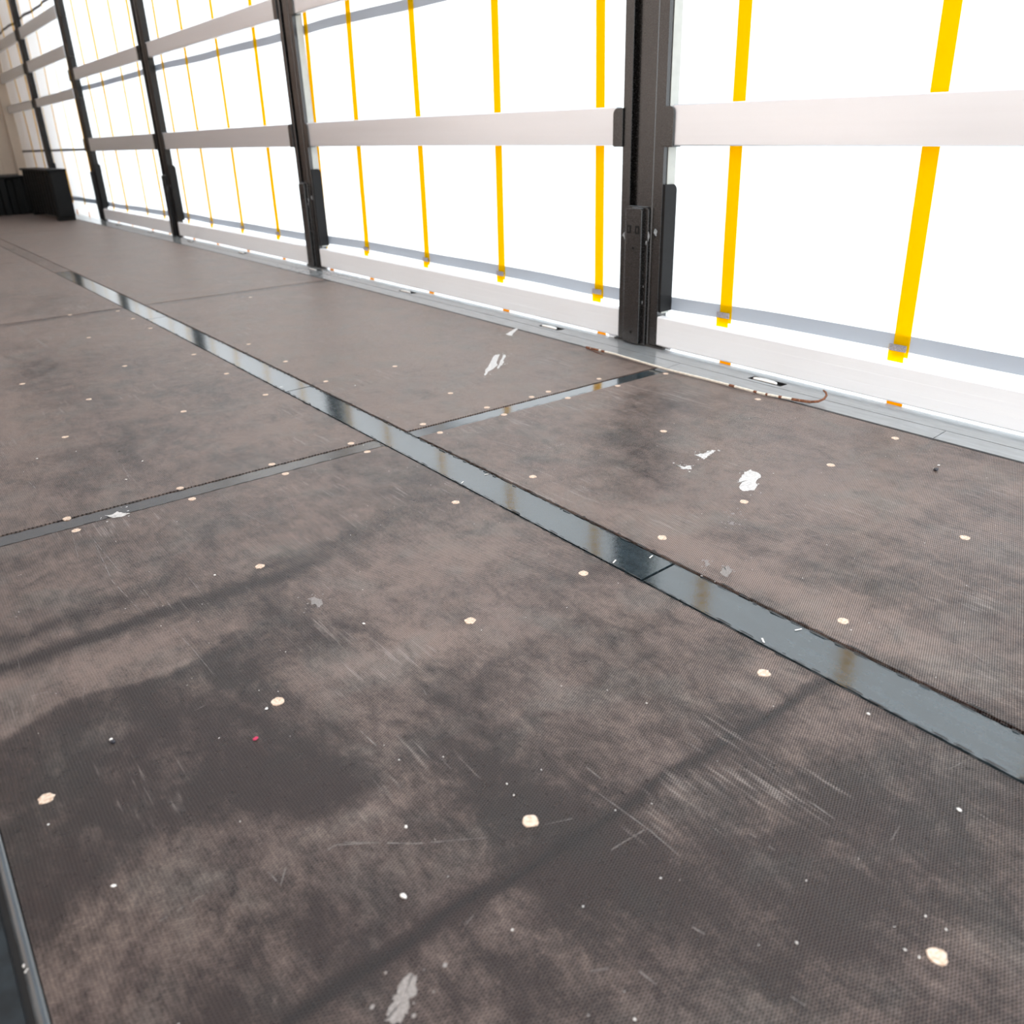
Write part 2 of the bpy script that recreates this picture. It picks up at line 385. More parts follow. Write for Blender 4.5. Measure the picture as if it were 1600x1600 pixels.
PLUGS_EXTRA = []
def panel(x0, x1, y0, y1, step):
    nx = max(2, int((x1 - x0) / step) + 1); ny = max(2, int((y1 - y0) / step) + 1)
    xs = np.linspace(x0, x1, nx); ys = np.linspace(y0, y1, ny)
    mb = MB()
    mb.grid([[(x, y, 0.0) for x in xs] for y in ys])
    ntop = len(mb.v)
    X, Y = np.meshgrid(xs, ys)
    # skirt so that the sheet has thickness
    ring = [j for j in range(nx)] + [i * nx + nx - 1 for i in range(1, ny)] + [(ny - 1) * nx + j for j in range(nx - 2, -1, -1)] + [i * nx for i in range(ny - 2, 0, -1)]
    o = len(mb.v)
    for r in ring: mb.v.append((mb.v[r][0], mb.v[r][1], -.006))
    for k in range(len(ring)):
        k2 = (k + 1) % len(ring); mb.f.append((ring[k], ring[k2], o + k2, o + k))
    ob = build('floor_panel', mb, M['floor'], floor, origin=((x0 + x1) / 2, (y0 + y1) / 2, 0))
    me = ob.data
    a = me.attributes.new('grime_and_sheen', 'FLOAT', 'POINT')
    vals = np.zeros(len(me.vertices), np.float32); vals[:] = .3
    vals[:ntop] = grime_and_sheen(X.ravel(), Y.ravel())
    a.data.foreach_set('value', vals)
    for p_ in me.polygons: p_.use_smooth = False
    # normals up
    if me.polygons[0].normal.z < 0: me.flip_normals()
    return ob
JY = [1.848, 1.912, 4.332, 4.410]
panels = []
for (x0, x1) in ((L_EDGE, .9585), (1.0595, 2.0165)):
    for (y0, y1, st) in ((REAR, 1.852, .0095), (1.914, 4.335, .015), (4.408, 6.84, .03), (6.846, 9.28, .05), (9.286, 11.7, .08), (11.706, FRONT, .1)):
        panels.append(panel(x0, x1, y0, y1, st))

def plug(x, y, ob, r=.0098, seed=0):
    rr = random.Random(seed)
    n = 14; mb = MB(); top = []; bot = []
    for k in range(n):
        t = 2 * math.pi * k / n; q = r * rr.uniform(.86, 1.10)
        top.append((x + q * .93 * math.cos(t), y + q * .93 * math.sin(t), .0009)); bot.append((x + q * math.cos(t), y + q * math.sin(t), -.001))
    mb.add([(x + .001, y, .0004)] + top + bot, [(0, 1 + k, 1 + (k + 1) % n) for k in range(n)] + [(1 + k, 1 + n + k, 1 + n + (k + 1) % n, 1 + (k + 1) % n) for k in range(n)])
    o = build('screw_plug', mb, M['plug'], ob, origin=(x, y, 0))
for i, (x, y) in enumerate(PLUGS):
    ob = min(panels, key=lambda p_: (Vector(p_['_at']).x - x) ** 2 * 6 + (Vector(p_['_at']).y - y) ** 2 * (1 if True else 1) if True else 0)
    best = None
    for p_ in panels:
        xs = [p_['_at'][0] + c[0] for c in p_.bound_box]; ys = [p_['_at'][1] + c[1] for c in p_.bound_box]
        if min(xs) <= x <= max(xs) and min(ys) <= y <= max(ys): best = p_
    plug(x, y, best or ob, r=.0100 if y < 1.2 else .0092, seed=i)

# steel strips between the panels
def slab(name, x0, x1, y0, y1, z1, mat, seg=1, th=.005, parent=floor, bevel=0.0, skew=0.0):
    mb = MB(); ys = np.linspace(y0, y1, seg + 1)
    mb.grid([[(x0, y, z1), (x1, y + skew, z1)] for y in ys]); n = len(mb.v)
    mb.grid([[(x0, y, z1 - th), (x1, y + skew, z1 - th)] for y in ys])
    for k in range(seg):
        a = 2 * k; mb.f += [(a, a + 2, n + a + 2, n + a), (a + 1, n + a + 1, n + a + 3, a + 3)]
    mb.f += [(0, n, n + 1, 1), (2 * seg, 2 * seg + 1, n + 2 * seg + 1, n + 2 * seg)]
    return build(name, mb, mat, parent, origin=((x0 + x1) / 2, (y0 + y1) / 2, 0), bevel=bevel)
for (y0, y1) in ((REAR, .928), (.934, 2.497), (2.502, 4.022), (4.027, 5.58), (5.585, 6.03)):
    slab('steel_joint_strip', .9650, 1.0525, y0, y1, -.0012, M['strip'], seg=6, skew=.006)
ob = slab('worn_joint_strip', .9630, 1.0545, 6.035, FRONT, -.0006, M['floor'], seg=24)
a = ob.data.attributes.new('grime_and_sheen', 'FLOAT', 'POINT'); a.data.foreach_set('value', [.62] * len(ob.data.vertices))
for (x0, x1, y0, y1) in ((L_EDGE, .960, 1.858, 1.9085), (1.0575, 2.0165, 1.8545, 1.9065)):
    slab('cross_joint_strip', x0, x1, y0, y1, -.0014, M['strip'] if x0 > 1 else M['cross_strip'])
for (x0, x1) in ((L_EDGE, .9585), (1.0595, 2.0165)):
    ob = slab('cross_joint_strip', x0, x1, 4.339, 4.404, -.0010, M['floor'])
    a = ob.data.attributes.new('grime_and_sheen', 'FLOAT', 'POINT'); a.data.foreach_set('value', [.5] * 8)
# short white scuffs left where the strip screws were driven
mb = MB()
for (x, y, dx, dy) in ((1.046, .985, -.012, -.004), (.967, 1.010, .014, .006), (1.046, .655, -.012, .004), (.968, .668, .008, .010), (1.048, 1.52, -.010, .002), (.968, 1.515, .010, .006), (.97, 2.56, .01, 0)):
    l = math.hypot(dx, dy); px_, py_ = -dy / l * .0014, dx / l * .0014
    mb.add([(x - px_, y - py_, -.0004), (x + dx - px_, y + dy - py_, -.0002), (x + dx + px_, y + dy + py_, -.0002), (x + px_, y + py_, -.0004)], [(0, 1, 2, 3)])
ob = build('scuff_marks', mb, M['crumb'], floor); ob['kind'] = 'stuff'

# crumbling sealant beside the joint strips
mb = MB(); rr = random.Random(5)
for xx, sgn in ((.9585, -1), (1.0595, 1), (.9655, 1), (1.0535, -1)):
    y = .05
    while y < 4.2:
        L_ = rr.uniform(.008, .04); wd = rr.choice((-1, 1, 1)) * rr.uniform(.001, .0042)
        z = .0006
        mb.add([(xx, y, z), (xx, y + L_, z), (xx + sgn * wd, y + L_ * .8, z), (xx + sgn * wd * rr.uniform(.4, 1), y + L_ * .2, z)], [(0, 1, 2, 3)])
        y += L_ + rr.uniform(.0, .012)
for yy in (1.8545, 1.9105):
    x = .0
    while x < 2.0:
        L_ = rr.uniform(.01, .04); wd = rr.uniform(.001, .003); z = .0005
        if not (.93 < x < 1.08):
            mb.add([(x, yy, z), (x + L_, yy, z), (x + L_ * .8, yy + wd, z), (x + L_ * .2, yy + wd, z)], [(0, 1, 2, 3)])
        x += L_ + rr.uniform(0, .03)
ob = build('sealant_bead', mb, M['substrate'], floor); ob['kind'] = 'stuff'

# scratches and plaster smears on the film
def ribbon(mb, pts, wd, z=.0005, r=None):
    pts2 = []
    for (a0, b0), (a1, b1) in zip(pts[:-1], pts[1:]):
        n = max(2, int(math.hypot(a1 - a0, b1 - b0) / .008))
        for k in range(n): pts2.append((a0 + (a1 - a0) * k / n, b0 + (b1 - b0) * k / n))
    pts2.append(tuple(pts[-1]))
    prev = None; L_ = len(pts2)
    for i, (x, y) in enumerate(pts2):
        a_ = pts2[max(0, i - 1)]; b_ = pts2[min(L_ - 1, i + 1)]
        d = math.hypot(b_[0] - a_[0], b_[1] - a_[1]) or 1
        nx_, ny_ = -(b_[1] - a_[1]) / d, (b_[0] - a_[0]) / d
        t = math.sin(math.pi * (i + .5) / L_) ** .5 * wd * r.uniform(.35, 1.1)
        jx = r.uniform(-.3, .3) * wd
        cur = ((x + nx_ * (t + jx), y + ny_ * (t + jx), z), (x - nx_ * (t - jx), y - ny_ * (t - jx), z))
        if prev is not None and r.random() < .86: mb.add([prev[0], prev[1], cur[1], cur[0]], [(0, 1, 2, 3)])
        prev = cur
mb = MB(); rr = random.Random(11)
for pts, wd in SCRATCH: ribbon(mb, pts, wd * .00055, r=rr)
for k in range(70):
    x = rr.uniform(.0, 1.9); y = rr.uniform(.3, 2.6)
    if .93 < x < 1.1: continue
    a_ = rr.choice([math.pi / 2 + rr.gauss(0, .12), rr.gauss(0, .25)]); l = rr.uniform(.01, .07)
    ribbon(mb, [(x, y), (min(1.99, x + l * math.cos(a_)), y + l * math.sin(a_))], rr.uniform(.0003, .0006), r=rr)
ob = build('scratch_marks', mb, M['scratch'], floor); ob['kind'] = 'stuff'

def smear(poly, seed):
    r = random.Random(seed); mb = MB(); n = len(poly)
    out = []
    for i in range(n):
        (x0, y0), (x1, y1) = poly[i], poly[(i + 1) % n]
        for k in range(5):
            t = k / 5; d = min(.0035, math.hypot(x1 - x0, y1 - y0) * .16)
            out.append((x0 + (x1 - x0) * t + r.uniform(-d, d), y0 + (y1 - y0) * t + r.uniform(-d, d), .0004))
    cx = sum(p_[0] for p_ in out) / len(out); cy = sum(p_[1] for p_ in out) / len(out)
    mb.add([(cx, cy, .0004)] + out, [(0, i + 1, (i + 1) % len(out) + 1) for i in range(len(out))])
    return mb
for i, poly in enumerate(SPLAT):
    mb = smear(poly, i)
    for k in range(12):
        r = random.Random(100 + i * 10 + k); c = r.choice(poly); s_ = r.uniform(.001, .0035)
        x = c[0] + r.uniform(-.03, .03); y = c[1] + r.uniform(-.02, .02)
        mb.add([(x - s_, y, .0005), (x, y - s_ * .7, .0005), (x + s_, y + s_ * .3, .0005), (x, y + s_, .0005)], [(0, 1, 2, 3)])
    ob = build('plaster_smear', mb, M['scratch'] if i in (3, 9, 10, 11, 12, 4) else M['chalk'], floor, origin=(poly[0][0], poly[0][1], 0))

# loose crumbs: the few larger ones are things, the dust of tiny ones is stuff
def lump(x, y, s_, seed, z0=0.0):
    r = random.Random(seed); bm = bmesh.new(); bmesh.ops.create_icosphere(bm, subdivisions=1, radius=1)
    mb = MB(); ang = r.uniform(0, 3.14); e = r.uniform(1, 1.7)
    vs = []
    for v_ in bm.verts:
        k = r.uniform(.75, 1.2); a0, b0, c0 = v_.co * k
        a0 *= e; vs.append((x + (a0 * math.cos(ang) - b0 * math.sin(ang)) * s_, y + (a0 * math.sin(ang) + b0 * math.cos(ang)) * s_, z0 + s_ * .6 + c0 * .6 * s_))
    mb.add(vs, [tuple(v_.index for v_ in f.verts) for f in bm.faces]); bm.free()
    return mb
big = {5: ('plaster_crumb', .0030, 'round white plaster crumb alone on the dark mesh print, nearest the lower edge', 'crumb', 'crumb'),
       3: ('plaster_crumb', .0022, 'white crumb lying beside the wood plug on the stained near panel', 'crumb', 'crumb'),
       6: ('plaster_crumb', .0020, 'small oval white crumb near the dark left edge profile', 'crumb', 'crumb'),
       9: ('plaster_crumb', .0020, 'small pointed white crumb by the curved pale scratch', 'crumb', 'crumb'),
       10: ('plaster_crumb', .0024, 'yellowish white crumb on the near panel towards the steel strip', 'crumb', 'crumb'),
       11: ('plaster_crumb', .0022, 'square white crumb just below the steel joint strip', 'crumb', 'crumb'),
       7: ('plaster_crumb', .0026, 'upper of two white crumbs on the left edge profile', 'crumb', 'crumb'),
       8: ('plaster_crumb', .0028, 'lower of two white crumbs on the left edge profile', 'crumb', 'crumb')}
M['pink'] = paint('pink_plastic_shred', (.55, .03, .10), .6)
M['darkplastic'] = paint('dark_plastic_bit', (.02, .02, .03), .4)
mb_all = MB()
for i, (x, y) in enumerate(CRUMB):
    if i in big:
        nm, s_, lab, cat, mt = big[i]
        tag(build(nm, lump(x, y, s_, i, .001 if i in (7, 8) else 0.0), M[mt], origin=(x, y, 0)), lab, cat)
    elif i in (0, 1, 2, 4): continue
    else:
        q = lump(x, y, .0012 if y < 1 else .0022, i); mb_all.add(q.v, q.f)
rr = random.Random(3)
for k in range(210):
    y = rr.uniform(.25, 1.9) if k < 190 else rr.uniform(1.9, 4); x = rr.uniform(0, 1.95)
    if .95 < x < 1.07: continue
    s_ = rr.uniform(.0004, .0011) * (1 if y < 1.9 else 1.7); r = rr.random()
    mb_all.add([(x - s_, y, .0008), (x, y - s_, .0008), (x + s_, y, .0008), (x, y + s_, .0012)], [(0, 1, 2), (0, 2, 3)])
ob = build('plaster_dust', mb_all, M['crumb']); ob['kind'] = 'stuff'; tag(ob, 'tiny white plaster specks scattered over the dark floor', 'debris')
nut = empty('plastic_plug', (1.832, .868, 0), 'small dark plastic bit with a pale crumb end on the panel by the sill', 'debris')
build('body', lump(1.830, .863, .006, 51), M['darkplastic'], nut); build('pale_end', lump(1.835, .869, .0032, 52), M['crumb'], nut)
nut = empty('plastic_chip', (.099, 1.074, 0), 'tiny dark and white chip on the big dark floor stain', 'debris')
build('body', lump(.0995, 1.069, .0030, 53), M['darkplastic'], nut); build('pale_end', lump(.0985, 1.076, .0026, 54), M['crumb'], nut)
tag(build('pink_shred', lump(.255, .952, .0028, 55), M['pink'], origin=(.255, .952, 0)), 'tiny magenta shred on the dark near floor panel', 'debris')
tag(build('plaster_crumb', lump(1.861, .874, .0030, 56), M['crumb'], origin=(1.861, .874, 0)), 'white crumb just behind the small dark plastic bit', 'crumb')

# ------------------------------------------------------------------ steel edge profile along the right side (sill)
RINGS = [-.62, .48, 1.566, 2.611, 3.732, 4.80, 5.95, 7.05, 8.15, 9.25]
slab('edge_sealant', 2.0150, 2.0246, REAR, FRONT, .0004, M['substrate'], seg=40, th=.006)
sill = empty('trim_1', (2.1, 0, 0), kind='structure')
cuts = [REAR, -.2, .9765, 1.882, 2.48, 4.1, 5.6, 7.2, 8.8, 10.4, 12.0, FRONT]
for y0, y1 in zip(cuts[:-1], cuts[1:]):
    slab('inner_plate', 2.0250, 2.0985, y0 + .0012, y1 - .0012, .0006, M['sill'], seg=6, parent=sill, skew=.008)
edges = [REAR]
for r_ in RINGS: edges += [r_ - .062, r_ + .062]
edges.append(FRONT)
for k in range(0, len(edges), 2):
    slab('outer_plate', 2.1010, R_WALL + .010, edges[k], edges[k + 1], .0012, M['sill'], seg=4, parent=sill)
for i, r_ in enumerate(RINGS):
    slab('outer_plate', 2.1530, R_WALL + .010, r_ - .062, r_ + .062, .0012, M['sill'], parent=sill)
for i, r_ in enumerate(RINGS):
    if r_ < .9: continue
    lab = {2: 'nearest zinc lashing ring in the sill, beside the hooked end of the rod', 3: 'zinc lashing ring in the sill just behind the nearest post',
           4: 'zinc lashing ring midway along the sill of the second bay', 5: 'zinc lashing ring at the foot of the second post',
           6: 'first blurred lashing ring beyond the second post', 7: 'second blurred lashing ring beyond the second post',
           8: 'first lashing ring beyond the third post', 9: 'second lashing ring beyond the third post'}[i]
    e = empty('lashing_ring', (2.13, r_, 0), lab, 'lashing ring', 'lashing rings in the sill')
    mb = MB()  # pressed pocket: floor and four walls below the plate
    x0, x1, y0, y1, z = 2.1175, 2.1525, r_ - .0615, r_ + .0615, -.006
    mb.add([(x0, y0, z), (x1, y0, z), (x1, y1, z), (x0, y1, z), (x0, y0, .001), (x1, y0, .001), (x1, y1, .001), (x0, y1, .001)],
           [(0, 1, 2, 3), (0, 4, 5, 1), (1, 5, 6, 2), (2, 6, 7, 3), (3, 7, 4, 0)])
    build('pocket', mb, M['hole'], e)
    slab('pocket_rim', 2.1010, 2.1170, y0, y1, .0012, M['sill'], parent=e)
    mb = MB()
    mb.prism([(2.1205, r_ - .046), (2.130, r_ - .042), (2.138, r_ - .024), (2.1410, r_), (2.138, r_ + .024), (2.130, r_ + .042), (2.1205, r_ + .046)], 'z', -.004, .0075)
    build('ring', mb, M['galv'], e, bevel=.004)

# ------------------------------------------------------------------ left edge: steel profile coloured dark for its shade, with a rounded lip
e = empty('trim_2', (-.1, 0, 0), kind='structure')
mb = MB(); prof = [(-.0495, -.006), (-.0495, .0022), (-.0515, .0040), (-.0545, .0046), (-.0575, .0040), (-.0600, .0015), (-.0612, -.006)]
mb.prism(prof, 'y', REAR, FRONT, 40); build('lip', mb, M['left_sill'], e)
slab('edge_plate', -.30, -.0680, REAR, FRONT, -.0005, M['edge_dark'], seg=30, parent=e)

# ------------------------------------------------------------------ curtains
def wave(y, z, ph=0.0):
    """soft folds of the hanging tarpaulin"""
    k = 1.0 + np.clip((y - 8.5) / 3, 0, 1) * 2.2
    return k * (.0030 * np.sin(y * 5.1 + ph + .4 * np.sin(z * 2.3)) + .0018 * np.sin(y * 11.7 + 1.3 * z + ph) + .0012 * np.sin(z * 4.0 + y * 1.7))
def cx(y, z, off=0.0, X=CURT, s=1): return X + s * (wave(y, z) - off)
def sheet(X, s, y0, y1, z0, z1, off, zf0=None, dy=.05, dz=.08, zc=None, th=.0012):
    ys = np.arange(y0, y1 + dy * .5, dy); nz = max(1, int(round((z1 - z0) / dz)))
    mb = MB()
    def zz(y, t):
        c = zc(y) if zc else 0.0
        return z0 + (z1 - z0) * t + c
    for o in (off, off + th):
        mb.grid([[(cx(y, zz(y, k / nz), o, X, s), y, zz(y, k / nz)) for k in range(nz + 1)] for y in ys])
    n = len(ys) * (nz + 1); w_ = nz + 1
    for i in range(len(ys) - 1):
        mb.f.append((i * w_, (i + 1) * w_, n + (i + 1) * w_, n + i * w_))
        mb.f.append((i * w_ + nz, n + i * w_ + nz, n + (i + 1) * w_ + nz, (i + 1) * w_ + nz))
    return mb
def thin_sheet(X, s, y0, y1, z0, z1, dy=.05, dz=.08):
    ys = np.arange(y0, y1 + dy * .5, dy); nz = int(round((z1 - z0) / dz))
    mb = MB(); mb.grid([[(cx(y, z0 + (z1 - z0) * k / nz, 0, X, s), y, z0 + (z1 - z0) * k / nz) for k in range(nz + 1)] for y in ys])
    return mb
bandwob = lambda y: .004 * math.sin(y * 1.9) + .0025 * math.sin(y * 4.3 + 1)

curtain = empty('side_curtain', (CURT, 4.0, 0), 'long white translucent tarpaulin curtain closing the side behind the posts', 'curtain')
build('tarpaulin', thin_sheet(CURT, 1, REAR, FRONT, -.30, ROOF), M['white'], curtain, smooth=True)
build('lower_band', sheet(CURT, 1, REAR, FRONT - .02, .131, .176, .0008, zc=bandwob, dz=.05), M['grey_band'], curtain)
build('middle_band', sheet(CURT, 1, REAR, FRONT - .02, .668, .692, .0008, dz=.05), M['dark_band'], curtain)['label'] = 'narrow darker horizontal band'
build('upper_band', sheet(CURT, 1, REAR, FRONT - .02, 1.214, 1.257, .0008, zc=bandwob, dz=.05), M['grey_band'], curtain)
build('top_band', sheet(CURT, 1, REAR, FRONT - .02, 2.062, 2.088, .0008, dz=.05), M['dark_band'], curtain)
YB = [-.63, 0.0, .61, 1.226, 1.846, 2.467, 3.099, 3.729, 4.355, 4.86, 5.572, 6.212, 6.848, 7.410, 8.075, 8.60, 9.29, 9.82, 10.48, 11.10, 11.72, 12.3, 12.95, 13.6]
for i, yb in enumerate(YB):
    lean = .012 / .86 if yb < 3 else (-.008 if yb < 4 else -.035)
    if i == 9: lean = -.045
    def yc(z): return yb + lean * (z - .12)
    hw = .0235
    e = None
    def piece(z0, z1, off, hw_, n, dy0=0.0, th=.0014, lean_x=0.0):
        mb = MB()
        rows = []
        for o in (off, off + th):
            rows.append([[(cx(yc(z) + u * hw_, z, o) , yc(z) + u * hw_ + dy0, z) for u in (-1, 0, 1)] for z in np.linspace(z0, z1, n)])
        mb.grid(rows[0]); k = len(mb.v); mb.grid(rows[1])
        for r in range(n - 1):
            a_ = r * 3; mb.f += [(a_, a_ + 3, k + a_ + 3, k + a_), (a_ + 2, k + a_ + 2, k + a_ + 5, a_ + 5)]
        return mb
    st = build('tension_strap', piece(.118, 2.55, .0032, hw, 40), M['yellow'], curtain, origin=(CURT, yb, .118))
    build('strap_tail', piece(.103, .150, .0052, hw * 1.02, 3, dy0=.011), M['yellow'], st)
    build('strap_clip', piece(.134, .152, .0075, hw * 1.08, 3, dy0=.007, th=.003), M['buckle'], st, bevel=.0005)
    mb = MB(); mb.box(R_WALL + .058, R_WALL + .0605, yb / 1.012 - hw, yb / 1.012 + hw, -.05, .035)
    build('strap_hook', mb, M['orange'], curtain, origin=(R_WALL + .03, yb / 1.03, 0))

# ------------------------------------------------------------------ posts (right side)
def rounded(w0, w1, z0, z1, r, corners):
    """outline in (w, z) with some corners rounded; corners: tuple of 'tl','tr','bl','br'"""
    pts = []
    def arc(cx_, cz, a0, a1):
        for k in range(7):
            t = math.radians(a0 + (a1 - a0) * k / 6); pts.append((cx_ + r * math.cos(t), cz + r * math.sin(t)))
    if 'bl' in corners: arc(w0 + r, z0 + r, 180, 270)
    else: pts.append((w0, z0))
    if 'br' in corners: arc(w1 - r, z0 + r, 270, 360)
    else: pts.append((w1, z0))
    if 'tr' in corners: arc(w1 - r, z1 - r, 0, 90)
    else: pts.append((w1, z1))
    if 'tl' in corners: arc(w0 + r, z1 - r, 90, 180)
    else: pts.append((w0, z1))
    return pts
RAILZ = {'A': (.663, .783), 'B': (1.303, 1.400)}
def post(y0, w_, label, railz_near, railz_far, X=R_WALL, s=1, group=None, full=True):
    PM = M['post'] if y0 < 6 else M['post_dull']
    e = empty('side_post', (X, y0 + w_ / 2, 0), label, 'post', group)
    f = lambda d: X + s * d
    k = w_ / .19
    # column: rolled profile with a deep groove
    u = [0, .040, .042, .112, .112, .118, .118, .135, .137, .150, .152, .190]
    prof = [(f(.004), y0), (f(.004), y0 + .040 * k), (f(.0), y0 + .043 * k), (f(.0), y0 + .108 * k),
            (f(.032), y0 + .108 * k), (f(.032), y0 + .124 * k), (f(.018), y0 + .125 * k), (f(.018), y0 + .132 * k), (f(.032), y0 + .133 * k),
            (f(.032), y0 + .150 * k), (f(.001), y0 + .150 * k), (f(.001), y0 + .190 * k), (f(.050), y0 + .190 * k), (f(.050), y0)]
    mb = MB(); mb.prism(prof, 'z', 0.001, ROOF - .06); build('column', mb, PM, e, bevel=.0015, flat_sag=y0)
    # pale curtain guide seen past the near flank
    if y0 < 6:
      mb = MB(); mb.prism([(f(.022), y0 - .003), (f(.022), y0 - .0006), (f(.052), y0 - .0006), (f(.052), y0 + .03), (f(.058), y0 + .03), (f(.058), y0 - .005)], 'z', .12, ROOF - .06)
      build('curtain_guide', mb, M['alu_dull'], e, bevel=.001, flat_sag=y0)['label'] = 'pale grey vertical guide strip'
    # flank bracket that holds the board, rounded at its top
    mb = MB(); mb.prism([(f(.006 + a_), z) for a_, z in rounded(0, .056, .128, .545, .020, ('tr',))], 'y', y0 - .012, y0 - .001)
    build('board_bracket', mb, M['matt_black'], e, bevel=.001, flat_sag=y0)
    # lever housing
    h = MB(); h.prism([(y0 + a_, z) for a_, z in rounded(.046 * k, .158 * k, .003, .472, .010, ('tl', 'tr'))], 'x', f(-.010), f(-.0005))
    hb = build('lever_housing', h, PM, e, bevel=.002, flat_sag=y0)
    h = MB(); h.prism([(y0 + a_, z) for a_, z in rounded(.064 * k, .140 * k, .006, .468, .008, ('tl', 'tr'))], 'x', f(-.024), f(-.0102))
    lv = build('lever', h, PM, e, bevel=.0025, flat_sag=y0)
    if full:
        for (a0, a1) in ((.072, .092), (.112, .132)):
            m2 = MB(); m2.box(min(f(-.0246), f(-.0238)), max(f(-.0246), f(-.0238)), y0 + a0 * k, y0 + a1 * k, .386, .412); build('slot', m2, M['hole'], lv, flat_sag=y0)
            m2 = MB(); m2.box(min(f(-.0262), f(-.0240)), max(f(-.0262), f(-.0240)), y0 + (a0 + .006) * k, y0 + (a0 + .012) * k, .392, .406); build('slot_catch', m2, PM, lv, flat_sag=y0)
        for z in (.338, .046):
            m2 = MB(); pts = [(y0 + .100 * k + .005 * math.cos(t), z + .005 * math.sin(t)) for t in np.linspace(0, 2 * math.pi, 12, endpoint=False)]
            m2.prism(pts, 'x', f(-.0250), f(-.0238)); build('screw_hole', m2, M['hole'], lv, flat_sag=y0)
        # paint rubbed off round the housing
        m2 = MB(); r = random.Random(9)
        def flake(yc_, zc_, sy, sz, d):
            pts = [(yc_ + sy * math.cos(t) * r.uniform(.4, 1.1), zc_ + sz * math.sin(t) * r.uniform(.4, 1.1)) for t in np.linspace(0, 2 * math.pi, 9, endpoint=False)]
            m2.add([(f(d), a_, b_) for a_, b_ in pts], [tuple(range(9))])
        flake(y0 + .022, .392, .012, .018, .0032); flake(y0 + .040, .380, .006, .018, -.0112); flake(y0 + .168, .372, .012, .018, .0002)
        flake(y0 + .050, .36, .004, .010, -.0112); flake(y0 + .06, .155, .0025, .008, -.0112); flake(y0 + .057, .21, .0015, .006, -.0112)
        m2.add([(f(-.0115), y0 + .06, .4735), (f(-.0115), y0 + .140, .4735), (f(-.001), y0 + .145, .4735), (f(-.001), y0 + .050, .4735)], [(0, 1, 2, 3)])
        m2.add([(f(-.0245), y0 + .066, .4690), (f(-.0245), y0 + .100, .4690), (f(-.011), y0 + .128, .4690), (f(-.011), y0 + .066, .4690)], [(0, 1, 2, 3)])
        o_ = build('rubbed_paint', m2, M['post_worn'], e, flat_sag=y0); o_['label'] = 'pale spots where the black paint is rubbed off'; o_['kind'] = 'stuff'
    # foot plate
    m2 = MB(); m2.box(min(f(-.004), f(.055)), max(f(-.004), f(.052)), y0 - .040, y0 + w_ + .016, .0014, .0075); build('foot_plate', m2, PM, e, flat_sag=y0)
    # hooks that carry the rails
    for side, zs in ((0, railz_near), (1, railz_far)):
        for (z0, z1) in zs:
            w0, w1 = (y0 - .045, y0 + .004) if side == 0 else (y0 + w_ - .004, y0 + w_ + .042)
            o = rounded(w0, w1, z0 - .001, z1 - .004, .019, ('tl',) if side == 0 else ('tr',))
            m2 = MB(); m2.prism(o, 'x', f(-.006), f(-.001)); build('rail_hook', m2, PM, e, bevel=.001, flat_sag=y0)
            m2 = MB(); m2.box(min(f(-.001), f(.032)), max(f(-.001), f(.032)), w0, w1, z0 - .004, z0 - .0008); build('rail_hook_lip', m2, PM, e, flat_sag=y0)
    return e
A_, B_ = (.663, .783), (1.303, 1.405)
A4, B4, C4 = (1.150, 1.238), (1.510, 1.622), (1.850, 1.962)
POSTS = [(-.52, .19, 'post beside the camera'), (2.094, .190, ''), (4.818, .172, ''), (7.500, .178, ''), (9.985, .165, ''), (12.215, .160, '')]
post(2.094, .190, 'nearest black steel post with grooved face and lever housing at its foot', [A_, B_], [A_, B_])
post(4.818, .172, 'second black post, tall and slightly pinkish where its edge catches light', [A_, B_], [A_, B_])
post(7.500, .178, 'third black post, where the grey end of the bright boards begins', [A_, B_], [A_, B_])
post(9.985, .165, 'fourth black post, slim and blurred, just this side of the low dark box', [A4, B4, C4], [A_, B_], full=False)
post(12.215, .160, 'farthest black post rising from behind the low dark box', [A4, B4, C4], [A4, B4, C4], full=False)

# ------------------------------------------------------------------ aluminium rails and bottom boards, bay by bay
bays = [(-1.58, 2.09), (2.286, 4.816), (4.992, 7.498), (7.680, 9.983), (10.152, 12.213), (12.377, 14.25)]
nm = ['nearest bay', 'bay behind the nearest post', 'bay between the second and third posts', 'bay between the third and fourth posts', 'bay above the low dark box', 'last bay before the front wall']
def rail(y0, y1, z0, z1, label, X=R_WALL, s=1, group='aluminium rails between the posts'):
    a_, b_ = X + s * .001, X + s * .026
    zm = (z0 + z1) / 2
    prof = [(a_ + s * .003, z0), (a_, z0 + .003), (a_, z1 - .003), (a_ + s * .003, z1), (b_, z1), (b_, z0)]
    e = empty('side_rail', (X, y0, z0), label, 'rail', group)
    mb = MB(); mb.prism(prof, 'y', y0 + .03, y1 - .03, 12); build('slat', mb, M['alu'], e, smooth=False)
    for (c0, c1) in ((y0, y0 + .03), (y1 - .03, y1)):
        mb = MB(); mb.box(min(a_, b_) + .003, max(a_, b_) - .003, c0, c1, z0 + .004, z1 - .004); build('end_tongue', mb, M['alu'], e)
    return e
